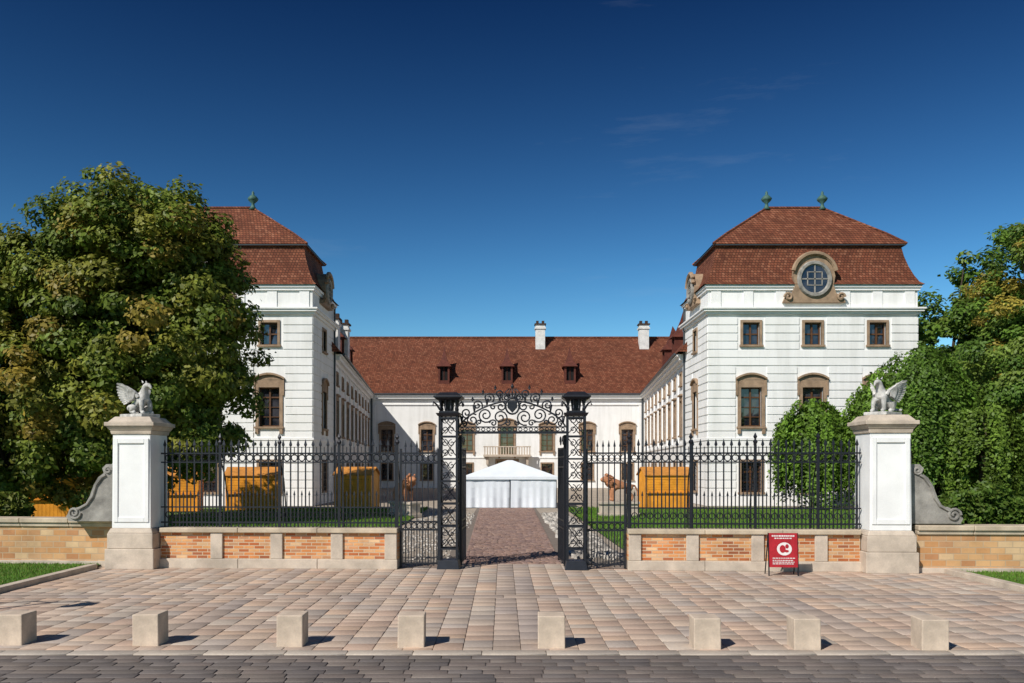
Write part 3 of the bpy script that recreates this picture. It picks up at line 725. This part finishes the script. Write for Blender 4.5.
# ------------------------------------------------------------------ statues
def skin(name, J, E, mat, parent, levels=2):
    me = bpy.data.meshes.new(name); me.from_pydata([j[:3] for j in J], E, []); me.update()
    o = bpy.data.objects.new(name, me); scene.collection.objects.link(o); o.parent = parent
    md = o.modifiers.new('skin', 'SKIN'); md.use_smooth_shade = True; md.branch_smoothing = .6
    sv = me.skin_vertices[0].data
    for i, j in enumerate(J): sv[i].radius = (j[3], j[3]); sv[i].use_root = (i == 0)
    ss = o.modifiers.new('sub', 'SUBSURF'); ss.levels = levels; ss.render_levels = levels
    me.materials.append(MATS[mat]); return o
def loc_from_fence(x, y):
    c, s_ = math.cos(FR), math.sin(FR); return (FO[0]+x*c-y*s_, FO[1]+x*s_+y*c)
def griffin(x, rz):
    lx, ly = loc_from_fence(x, 0)
    g = Group('griffin_statue', (lx, ly, 3.74), rz); e = g.e
    g.m('plinth', 'statue_stone', .01).box(-.42, .38, -.28, .28, 0, .08)
    J = [(-.24,0,.26,.17),(-.08,0,.36,.17),(.09,0,.50,.17),(.14,0,.66,.10),(.20,0,.80,.095),(.30,0,.80,.06),(.38,0,.74,.03),(.39,0,.69,.012)]
    E = [(0,1),(1,2),(2,3),(3,4),(4,5),(5,6),(6,7)]
    for q in (-1, 1):
        i = len(J); J += [(.16,q*.11,.42,.085),(.2,q*.13,.27,.055),(.2,q*.13,.13,.048),(.30,q*.13,.11,.045)]; E += [(2,i),(i,i+1),(i+1,i+2),(i+2,i+3)]
        i = len(J); J += [(-.2,q*.14,.24,.14),(.0,q*.20,.26,.10),(-.1,q*.20,.13,.055),(.06,q*.20,.12,.05)]; E += [(0,i),(i,i+1),(i+1,i+2),(i+2,i+3)]
    i = len(J); J += [(-.40,.05,.18,.05),(-.46,.17,.13,.035),(-.38,.28,.14,.045)]; E += [(0,i),(i,i+1),(i+1,i+2)]
    skin('body', J, E, 'statue_stone', e)
    w = g.m('wings', 'statue_stone')
    # wings half open, feathers fanning back and down over the flanks
    for q in (-1, 1):
        for lay in range(3):
            nf = 9
            for k in range(nf):
                t = k/(nf-1); L = (.60-.18*t)*(1, .68, .4)[lay]; a = R(138+78*t)
                bx, by, bz = .06-.06*t, q*(.15+.02*lay), .58-.10*t
                tx, ty, tz = bx+math.cos(a)*L*.8, by+q*L*(.50-.2*t), bz+math.sin(a)*L*.62
                px, pz = -math.sin(a)*.045, math.cos(a)*.045
                o_ = q*(.014+.012*lay)
                mx, my, mz = bx+(tx-bx)*.8, by+(ty-by)*.8, bz+(tz-bz)*.8+.015
                A = [(bx-px*.7,by-o_,bz-pz*.7),(bx+px*.7,by-o_,bz+pz*.7),(bx+px*.7,by+o_,bz+pz*.7),(bx-px*.7,by+o_,bz-pz*.7)]
                Bm = [(mx-px,my-o_,mz-pz),(mx+px,my-o_,mz+pz),(mx+px,my+o_,mz+pz),(mx-px,my+o_,mz-pz)]
                Tt = [(tx-px*.4,ty-o_*.5,tz-pz*.4),(tx+px*.4,ty-o_*.5,tz+pz*.4),(tx+px*.4,ty+o_*.5,tz+pz*.4),(tx-px*.4,ty+o_*.5,tz-pz*.4)]
                w.hexa(A+Bm); w.hexa(Bm+Tt)
        # leading edge of wing
        w.tube([(.08, q*.14, .50), (.03, q*.2, .62), (-.1, q*.3, .74), (-.28, q*.42, .80)], .05, 7, .02)
        g.m('ears', 'statue_stone').tube([(.16, q*.05, .86), (.12, q*.06, .92)], .028, 6, .006)
    g.done()
griffin(PLX, R(-28)); griffin(PRX, R(-140))
def lion(x, y, rz):
    g = Group('lion_statue', (x, y, 0), rz)
    p = g.m('pedestal', 'limestone', .02); p.box(-1.0, 1.0, -.36, .36, 0, .18); p.box(-.92, .92, -.3, .3, .181, .62); p.box(-1.0, 1.0, -.37, .37, .621, .75)
    e = g.done()
    J = [(-.58,0,.82,.23),(-.22,0,.80,.22),(.22,0,.86,.29),(.48,0,1.02,.29),(.66,0,1.12,.22),(.84,0,1.06,.11),(.9,0,1.03,.08)]
    E = [(i, i+1) for i in range(6)]
    for q in (-1, 1):
        i = len(J); J += [(.3,q*.16,.66,.14),(.32,q*.17,.38,.095),(.3,q*.17,.1,.085),(.4,q*.17,.06,.085)]; E += [(2,i),(i,i+1),(i+1,i+2),(i+2,i+3)]
        i = len(J); J += [(-.6,q*.15,.68,.17),(-.46,q*.17,.46,.12),(-.68,q*.17,.27,.075),(-.62,q*.17,.07,.075),(-.5,q*.17,.05,.075)]; E += [(0,i),(i,i+1),(i+1,i+2),(i+2,i+3),(i+3,i+4)]
    i = len(J); J += [(-.82,0,.8,.05),(-.98,0,.5,.035),(-1.0,0,.25,.06)]; E += [(0,i),(i,i+1),(i+1,i+2)]
    o = skin('lion_body', J, E, 'lion_stone', e); o.location = (0, 0, .75)
    mb = MB()
    r = random.Random(3)
    for k in range(90):
        a = r.uniform(0, 6.28); t = r.uniform(0, 1); rr = .29+.02*t
        cx = .3+.34*t; cz = .92+.2*t; d = Vector((0, math.cos(a), math.sin(a)))
        p0 = Vector((cx, 0, cz))+d*rr*.8; p1 = p0+d*.09+Vector((-.12, 0, -.07))
        mb.tube([p0, (p0+p1)/2+d*.03, p1], .045, 5, .01)
    for q in (-1, 1): mb.lathe(.62, q*.16, [(.05, 1.27), (.06, 1.31), (.02, 1.36)], 6)
    o2 = mb.obj('mane', 'lion_stone', e, smooth=True); o2.location = (0, 0, .75)
lion(-4.85, 42, R(-50)); lion(5.7, 42, R(188))

# ------------------------------------------------------------------ tent, stalls, poster, lamp
g = Group('market_tent', (.42, 50.5, 0))
T = g.m('fabric_walls', 'tent_fabric', smooth=True); hw = 2.75; dp = 5.5; ez = 1.85
def wallstrip(p, q):
    L = math.hypot(q[0]-p[0], q[1]-p[1]); n = int(L*18); nx, ny = (q[1]-p[1])/L, -(q[0]-p[0])/L; prev = None
    r = np.random.default_rng(int(L*10)); ph = r.uniform(0, 6, 4)
    for k in range(n+1):
        t = k/n; s_ = t*L
        o1 = .025*math.sin(s_*7+ph[0]+math.sin(s_*2)*2)+.035*math.sin(s_*3.3+ph[1])+.015*math.sin(s_*15+ph[2])
        pts = []
        for z, a in ((.02, 1.5), (.6, 1.0), (1.2, .6), (ez, .1)):
            pts.append((p[0]+(q[0]-p[0])*t+nx*o1*a, p[1]+(q[1]-p[1])*t+ny*o1*a, z))
        if prev:
            for j in range(3): T.quad(prev[j], pts[j], pts[j+1], prev[j+1])
        prev = pts
wallstrip((-hw, 0), (-.03, 0)); wallstrip((.03, -.05), (hw, 0)); wallstrip((hw, 0), (hw, dp)); wallstrip((-hw, dp), (-hw, 0)); wallstrip((hw, dp), (-hw, dp))
Rf = g.m('fabric_roof', 'tent_fabric'); o_ = .12; pk = 2.85
Rf.quad((-hw-o_, -.1, ez), (hw+o_, -.1, ez), (.15, 1.6, pk), (-.15, 1.6, pk)); Rf.quad((-hw-o_, dp+.1, ez), (-hw-o_, -.1, ez), (-.15, 1.6, pk), (-.15, dp-1.6, pk))
Rf.quad((hw+o_, -.1, ez), (hw+o_, dp+.1, ez), (.15, dp-1.6, pk), (.15, 1.6, pk)); Rf.quad((hw+o_, dp+.1, ez), (-hw-o_, dp+.1, ez), (-.15, dp-1.6, pk), (.15, dp-1.6, pk)); Rf.quad((-.15, 1.6, pk), (.15, 1.6, pk), (.15, dp-1.6, pk), (-.15, dp-1.6, pk))
Vl = g.m('valance', 'tent_fabric')
Vl.quad((-hw-o_, -.105, ez+.01), (hw+o_, -.105, ez+.01), (hw+o_, -.115, ez-.16), (-hw-o_, -.115, ez-.16))
P_ = g.m('poles', 'lead_pipe')
for x in (-hw, 0, hw): P_.tube([(x, -.08, 0), (x, -.08, ez-.17)], .022)
g.done()

def stall(x, y, rz, w=2.7, h=2.0):
    g = Group('market_stall', (x, y, 0), rz); O_ = g.m('plank_walls', 'orange_wood', .008); d = 1.8
    hw = w/2
    np_ = int(w/.16)
    for k in range(np_):
        a, b2 = -hw+w*k/np_, -hw+w*(k+1)/np_
        O_.box(a+.004, b2-.004, -d/2, -d/2+.04, .08, .95)
        O_.box(a+.004, b2-.004, d/2-.04, d/2, .08, h)
    for k in range(11):
        a, b2 = -d/2+.05+(d-.1)*k/11, -d/2+.05+(d-.1)*(k+1)/11
        for q in (-1, 1): O_.box(q*hw-.02, q*hw+.02, a+.004, b2-.004, .08, h+.3*(1-abs((a+b2)/d)))
    P_ = g.m('posts', 'orange_wood', .008)
    for q in (-1, 1):
        for s_ in (-1, 1): P_.box(q*(hw-.02)-.06, q*(hw-.02)+.06, s_*(d/2+.01)-.05, s_*(d/2+.01)+.05, 0, h)
    P_.box(-hw, hw, -d/2-.12, -d/2+.1, .951, 1.0); P_.box(-hw, hw, -d/2-.03, -d/2+.03, h-.28, h)
    for k in range(5): P_.box(-hw+.08, hw-.08, -d/2-.035-.01*(k%2), -d/2-.005, 1.01+k*.14, 1.145+k*.14)
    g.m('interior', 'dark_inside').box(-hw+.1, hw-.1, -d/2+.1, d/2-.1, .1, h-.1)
    rf = g.m('roof', 'stall_roof_wood', .01); ov = .12
    for s_ in (-1, 1):
        rf.hexa([(-hw-ov, s_*(d/2+ov), h-.06), (hw+ov, s_*(d/2+ov), h-.06), (hw+ov, 0, h+.38), (-hw-ov, 0, h+.38),
                 (-hw-ov, s_*(d/2+ov), h+.0), (hw+ov, s_*(d/2+ov), h+.0), (hw+ov, 0, h+.45), (-hw-ov, 0, h+.45)])
    g.m('gable', 'orange_wood').box(-hw+.001, hw-.001, -.4, .4, h, h+.18)
    g.done()
stall(-13.9, 47.5, R(8)); stall(-8.5, 49.5, R(-6), 2.1); stall(9.3, 49, R(4), 2.6); stall(-17.8, 46, R(12)); stall(-21.0, 39.5, R(15), 2.6)
g = Group('poster_stand', (6.45, 19.55, 0), R(-3))
fr = g.m('frame', 'dark_iron')
for x in (-.33, .33): fr.tube([(x, -.02, .0), (x, .06, .98)], .016); fr.tube([(x, .35, .0), (x, .06, .98)], .014)
g.m('board', 'poster_red').hexa([(-.32,-.03,.2),(.32,-.03,.2),(.32,-.0,.2),(-.32,0,.2),(-.32,.03,.98),(.32,.03,.98),(.32,.06,.98),(-.32,.06,.98)])
pw = g.m('lettering', 'poster_white')
def strip(x0, x1, z0, z1):
    f = lambda z: -.034+(z-.2)*.077
    pw.quad((x0, f(z0)-.003, z0), (x1, f(z0)-.003, z0), (x1, f(z1)-.003, z1), (x0, f(z1)-.003, z1))
for (z0, z1, xs) in ((.90, .935, (-.26, .26)), (.85, .875, (-.2, .2))):
    x = xs[0]
    while x < xs[1]-.02:
        w = rnd.uniform(.02, .05); strip(x, min(x+w, xs[1]), z0, z1); x += w+.012
for z in (.27, .31, .35, .40):
    x = -.25
    while x < .22:
        w = rnd.uniform(.015, .06); strip(x, x+w, z, z+.018); x += w+.012
# pale oval portrait motif
ov_ = [(.02+.17*math.cos(2*math.pi*k/18), .62+.15*math.sin(2*math.pi*k/18)) for k in range(18)]
pw.quad(*[(a, -.037+(c-.2)*.077, c) for a, c in ov_])
dk = g.m('motif_shade', 'poster_red')
for (a0, r0, r1, zc) in ((-.02, .07, .09, .62), (.08, .04, .05, .68), (.07, .05, .03, .57)):
    dk.quad(*[(a0+r0*math.cos(2*math.pi*k/12), -.041+(zc+r1*math.sin(2*math.pi*k/12)-.2)*.077, zc+r1*math.sin(2*math.pi*k/12)) for k in range(12)])
g.done()
g = Group('street_lamp', (-11.25, 12.3, 0)); p = g.m('post', 'dark_iron', smooth=True)
p.lathe(0, 0, [(.16, 0), (.16, .3), (.08, .5), (.05, 1.2), (.04, 4.0)], 10)
p.tube([(-.9, 0, 3.8), (-.5, 0, 4.05), (0, 0, 3.9), (.5, 0, 4.05), (.9, 0, 3.8)], .03, 6)
for x in (-.9, .9):
    g.m('lanterns', 'dark_iron').frus(x, 0, 3.35, 3.7, .16, .32); g.m('lanterns', 'dark_iron').frus(x, 0, 3.7, 3.88, .38, .06)
g.done()

# ------------------------------------------------------------------ vegetation
def leafcloud(name, C, Nrm, size, cols, parent, seed=0, asp=.55):
    r = np.random.default_rng(seed); n = len(C)
    Nrm = Nrm/np.linalg.norm(Nrm, axis=1, keepdims=True)
    t = np.cross(Nrm, r.normal(size=(n, 3))); t /= np.linalg.norm(t, axis=1, keepdims=True); b_ = np.cross(Nrm, t)
    s_ = size[:, None]
    V = np.stack([C-t*s_, C-b_*s_*asp+Nrm*s_*.12, C+t*s_, C+b_*s_*asp+Nrm*s_*.12], 1).reshape(-1, 3)
    return np_mesh(name, V, np.arange(4*n).reshape(-1, 4), np.repeat(cols, 4, 0), 'leaf', parent)
def tree(name, base, trunk_r, trunk_h, ell, ncl, lpc, lsize, pal_, seed, clr=(.7, 1.4), yellow=None):
    r = np.random.default_rng(seed)
    e = bpy.data.objects.new(name, None); scene.collection.objects.link(e)
    vol = np.array([a[3]*a[4]*a[5] for a in ell])**.75; vol /= vol.sum()
    cc = []
    while len(cc) < ncl:
        a = ell[r.choice(len(ell), p=vol)]
        d = r.normal(size=3); d /= np.linalg.norm(d)
        rad = r.uniform(.76, 1.0) if r.random() < .78 else r.uniform(.2, .76)
        rad *= 1+.07*math.sin(d[0]*5+seed)*math.sin(d[2]*6+1)
        p = np.array(a[:3])+d*np.array(a[3:])*rad
        if p[2] < .9: continue
        cc.append(np.append(p, rad))
    cc = np.array(cc)
    C = []; Nn = []; S = []; K = []
    ctr = np.array([np.mean([a[i] for a in ell]) for i in range(3)])
    pal_ = np.array(pal_)
    for p in cc:
        cr = r.uniform(*clr); n = int(lpc*(cr/np.mean(clr))**2)
        d = r.normal(size=(n, 3)); d /= np.linalg.norm(d, axis=1, keepdims=True)
        rr = r.uniform(.35, 1.0, n)**.6
        rr *= np.where(r.random(n) < .10, 1.35, 1)
        pts = p[:3]+d*rr[:, None]*np.array([cr, cr, cr*.7])
        C.append(pts); out = (p[:3]-ctr); out = out/(np.linalg.norm(out)+1e-6)
        Nn.append(d*.8+out*.5+np.array([-.1, -.2, .5])+r.normal(0, .5, (n, 3))); S.append(lsize*r.uniform(.6, 1.25, n))
        c = pal_[r.integers(len(pal_))]*r.uniform(.8, 1.2)
        if yellow is not None and r.random() < yellow[0](p): c = np.array(yellow[1])*r.uniform(.8, 1.2)
        cl = c*r.uniform(.65, 1.35, (n, 1)); K.append(cl)
    C = np.concatenate(C); ok = C[:, 2] > .1
    leafcloud('foliage', C[ok], np.concatenate(Nn)[ok], np.concatenate(S)[ok], np.concatenate(K)[ok], e, seed)
    mb = MB(); bx, by = base
    top = (bx+.2, by, trunk_h)
    mb.tube([(bx, by, -.1), (bx+.05, by, trunk_h*.4), top], trunk_r*1.25, 10, trunk_r*.8)
    for k in r.choice(len(cc), min(30, len(cc)), replace=False):
        q = Vector(cc[k][:3]); s0 = Vector((bx+.1, by, trunk_h*r.uniform(.6, .98))); mid = s0.lerp(q, .5)+Vector((0, 0, .5))
        mb.tube([s0, s0.lerp(mid, .5), mid, mid.lerp(q, .5), q], trunk_r*.42, 6, .03)
    mb.obj('trunk_and_limbs', 'bark', e, smooth=True)
G1 = [(.125, .17, .022), (.15, .19, .026), (.18, .205, .03), (.10, .145, .02), (.20, .20, .03)]
G2 = [(.10, .18, .024), (.12, .205, .03), (.15, .215, .036), (.08, .145, .022)]
tree('chestnut_tree', (-15.8, 36), .45, 5, [(-15.8, 36, 7.9, 5.4, 4.6, 5.0), (-15.5, 36, 11.5, 3.9, 3.8, 3.6), (-12.5, 35.4, 6.0, 1.9, 2.2, 3.6), (-19.0, 36, 9.0, 3.2, 3, 4), (-17.3, 36, 11.4, 2.6, 2.8, 3.0), (-13.2, 36, 10.2, 2.1, 2.4, 3.0), (-15.5, 35, 4.4, 4.6, 3.5, 3)],
     780, 210, .125, G1, 11, (.45, .95), (lambda p: .05, (.26, .20, .035)))
tree('lime_tree', (-19.2, 33), .3, 3, [(-19.0, 33, 4.6, 3.4, 3.2, 4.0), (-16.2, 32.5, 3.4, 2.0, 2.0, 2.4), (-21.5, 33, 7, 3, 3, 4)], 300, 190, .115, G1, 12, (.4, .85), (lambda p: .30, (.30, .22, .035)))
tree('background_tree', (-39.5, 62), .5, 7, [(-39.5, 62, 13, 4.3, 4.5, 7.5), (-43, 60, 9, 5, 5, 8), (-33, 64, 7, 5, 4, 6)], 220, 200, .23, G2, 13, (.8, 1.5))
tree('ash_tree', (29.8, 47), .45, 6, [(31.2, 47, 11.0, 4.9, 4.5, 6.0), (28.4, 46, 6.9, 3.3, 3.2, 4.9), (33, 46, 5, 5, 4, 5), (26.8, 46.5, 4.0, 2.6, 2.6, 3.4)], 540, 200, .13, G2, 14, (.45, .95), (lambda p: .45 if p[2] > 11 else .12, (.32, .26, .045)))
tree('maple_tree', (31, 60), .45, 6, [(31.6, 60, 9, 5.0, 4.5, 6.2), (37, 60, 12, 5.5, 4.5, 7.5), (35, 58, 4, 8, 4, 5)], 380, 200, .2, G2, 15, (.7, 1.3))
def weeping(name, x, y, rx, ry, h, zb, nst, seed, lobes=3, col=(.12, .21, .026)):
    r = np.random.default_rng(seed)
    e = bpy.data.objects.new(name, None); scene.collection.objects.link(e)
    C = []; K = []; Nn = []; S = []
    nb = nst//10
    for q in range(nb):
        th0 = r.uniform(0, 2*np.pi); bs = r.uniform(.60, 1.16)*(1+.12*math.sin(lobes*th0+seed)); bph = r.uniform(0, 1.2); bd = r.uniform(.1, 1.0); bc = r.uniform(.6, 1.3)
        bh = r.uniform(-.5, .35)
        for k in range(10):
            th = th0+r.normal(0, .10); sc = bs*r.uniform(.86, 1.06)
            ph0 = bph; ph1 = r.uniform(1.2, 1.6); n = 50
            t = np.linspace(0, 1, n)+r.uniform(0, .01)
            ph = ph0+(ph1-ph0)*np.minimum(t*2, 1)
            hr = np.sin(ph)*sc; drop = np.maximum(t-.5, 0)*2
            zc = zb+(h-zb)*.5; z = zc+(h-zc)*np.cos(ph)*min(sc, 1.0)-drop*(zc-zb)*bd*r.uniform(.75, 1.1)+bh
            hr = hr*(1-.05*drop)
            cx, cy = math.cos(th), math.sin(th)
            P0 = np.stack([x+rx*hr*cx, y+ry*hr*cy, z], 1)+r.normal(0, .09, (n, 3))
            C.append(P0); Nn.append(np.stack([np.full(n, cx), np.full(n, cy), np.full(n, .5)], 1)+r.normal(0, .6, (n, 3)))
            c = np.array(col)*bc*r.uniform(.75, 1.25); K.append(c*r.uniform(.65, 1.35, (n, 1))); S.append(.11*r.uniform(.6, 1.35, n))
    C = np.concatenate(C); ok = C[:, 2] > .05
    leafcloud('hanging_foliage', C[ok], np.concatenate(Nn)[ok], np.concatenate(S)[ok], np.concatenate(K)[ok], e, seed)
    mb = MB(); mb.tube([(x, y, -.1), (x+.1, y, h*.35), (x, y, h*.75)], .22, 8, .1)
    for k in range(10):
        a = k*.63; mb.tube([(x, y, h*.55), (x+rx*.3*math.cos(a), y+ry*.3*math.sin(a), h*.8), (x+rx*.7*math.cos(a), y+ry*.7*math.sin(a), h*.68)], .07, 5, .02)
    mb.obj('trunk_and_limbs', 'bark', e)
weeping('weeping_mulberry_tree', 17.3, 47.5, 1.8, 1.8, 6.1, .1, 800, 21, 2)
weeping('weeping_beech_tree', 20.5, 46.0, 2.0, 2.0, 7.3, .3, 650, 22)
weeping('weeping_beech_tree', 22.8, 46.4, 2.6, 2.3, 8.9, .3, 950, 23, 4, (.105, .19, .026))
weeping('weeping_beech_tree', 25.3, 45.0, 1.9, 1.8, 6.0, .2, 550, 24, 4, (.12, .19, .026))
def hedge(name, x0, x1, y0, y1, h, n, seed, pal_=G1, sz=.12):
    r = np.random.default_rng(seed); P0 = np.stack([r.uniform(x0, x1, n), r.uniform(y0, y1, n), r.uniform(0, 1, n)], 1)
    top = h*(1+.22*np.sin(P0[:, 0]*1.7+seed)+.12*np.sin(P0[:, 0]*4.3)); P0[:, 2] = P0[:, 2]**.5*top
    c = np.array(pal_)[r.integers(len(pal_), size=n)]*r.uniform(.5, 1.1, (n, 1))
    leafcloud(name, P0, r.normal(0, .6, (n, 3))+np.array([0, -.4, .6]), sz*r.uniform(.6, 1.3, n), c, None, seed)
hedge('hedge', -26, -16.5, 28.5, 30, 1.2, 16000, 31); hedge('hedge', 15.5, 30, 33, 34.5, 1.4, 22000, 32, G2)
hedge('background_shrubs', -75, -26.5, 66, 70, 6.5, 30000, 33, G1, .32); hedge('background_shrubs', 27.5, 75, 66, 70, 7.5, 30000, 34, G2, .32)

# ------------------------------------------------------------------ light, sky, camera
el = R(41)
sd = Vector((math.cos(el)*-.64, math.cos(el)*-.768, math.sin(el)))
L = bpy.data.lights.new('sun', 'SUN'); L.energy = 5.0; L.angle = R(.5); L.color = (1, .95, .875)
lo = bpy.data.objects.new('sun', L); scene.collection.objects.link(lo); lo.rotation_euler = sd.to_track_quat('Z', 'Y').to_euler(); lo.location = (-40, -40, 60)
w = bpy.data.worlds.new('World'); scene.world = w; w.use_nodes = True; nt = w.node_tree
bg = nt.nodes['Background']; sky = N(nt, 'ShaderNodeTexSky', sky_type='NISHITA'); sky.sun_disc = False
sky.sun_elevation = el; sky.sun_rotation = math.atan2(sd.x, sd.y) % (2*math.pi); sky.air_density = 1.; sky.dust_density = .2; sky.ozone_density = 3.; sky.altitude = 200
hs = N(nt, 'ShaderNodeHueSaturation'); hs.inputs['Saturation'].default_value = 1.1
nt.links.new(sky.outputs[0], hs.inputs['Color'])
sc1 = mixc(nt, hs.outputs[0], (.08, .08, .08), 1., 'MULTIPLY')
gm = N(nt, 'ShaderNodeGamma'); gm.inputs[1].default_value = 1.65; nt.links.new(sc1, gm.inputs[0])
tc = N(nt, 'ShaderNodeTexCoord'); sp = N(nt, 'ShaderNodeSeparateXYZ'); nt.links.new(tc.outputs['Generated'], sp.inputs[0])
zr = ramp(nt, sp.outputs[2], [(0., (1, 1, .82)), (.22, (.62, .80, .70)), (.5, (.16, .30, .36))])
c1 = mixc(nt, gm.outputs[0], zr.outputs[0], 1., 'MULTIPLY')
c2 = mixc(nt, c1, (34., 34., 34.), 1., 'MULTIPLY')
mp = N(nt, 'ShaderNodeMapping'); mp.inputs['Rotation'].default_value = (0, R(35), R(10)); mp.inputs['Scale'].default_value = (1.2, 3, 9)
nt.links.new(tc.outputs['Generated'], mp.inputs[0]); cn = noise(nt, mp.outputs[0], 2.2, 8, .65)
cr = ramp(nt, cn.outputs['Fac'], [(.60, (0, 0, 0)), (.85, (.14, .14, .14))])
c3 = mixc(nt, c2, (5., 6., 7.), cr.outputs[0])
nt.links.new(c3, bg.inputs['Color']); bg.inputs['Strength'].default_value = .08
cam = bpy.data.cameras.new('camera'); co = bpy.data.objects.new('camera', cam); scene.collection.objects.link(co)
co.location = (0, 0, 2.55); co.rotation_euler = (R(90), 0, 0); cam.lens = 850/1024*36; cam.sensor_width = 36
cam.shift_x = 9/1024; cam.shift_y = 123.5/1024; cam.clip_end = 4000; cam.clip_start = .1
scene.camera = co
scene.view_settings.view_transform = 'Standard'; scene.view_settings.look = 'None'; scene.view_settings.exposure = 0
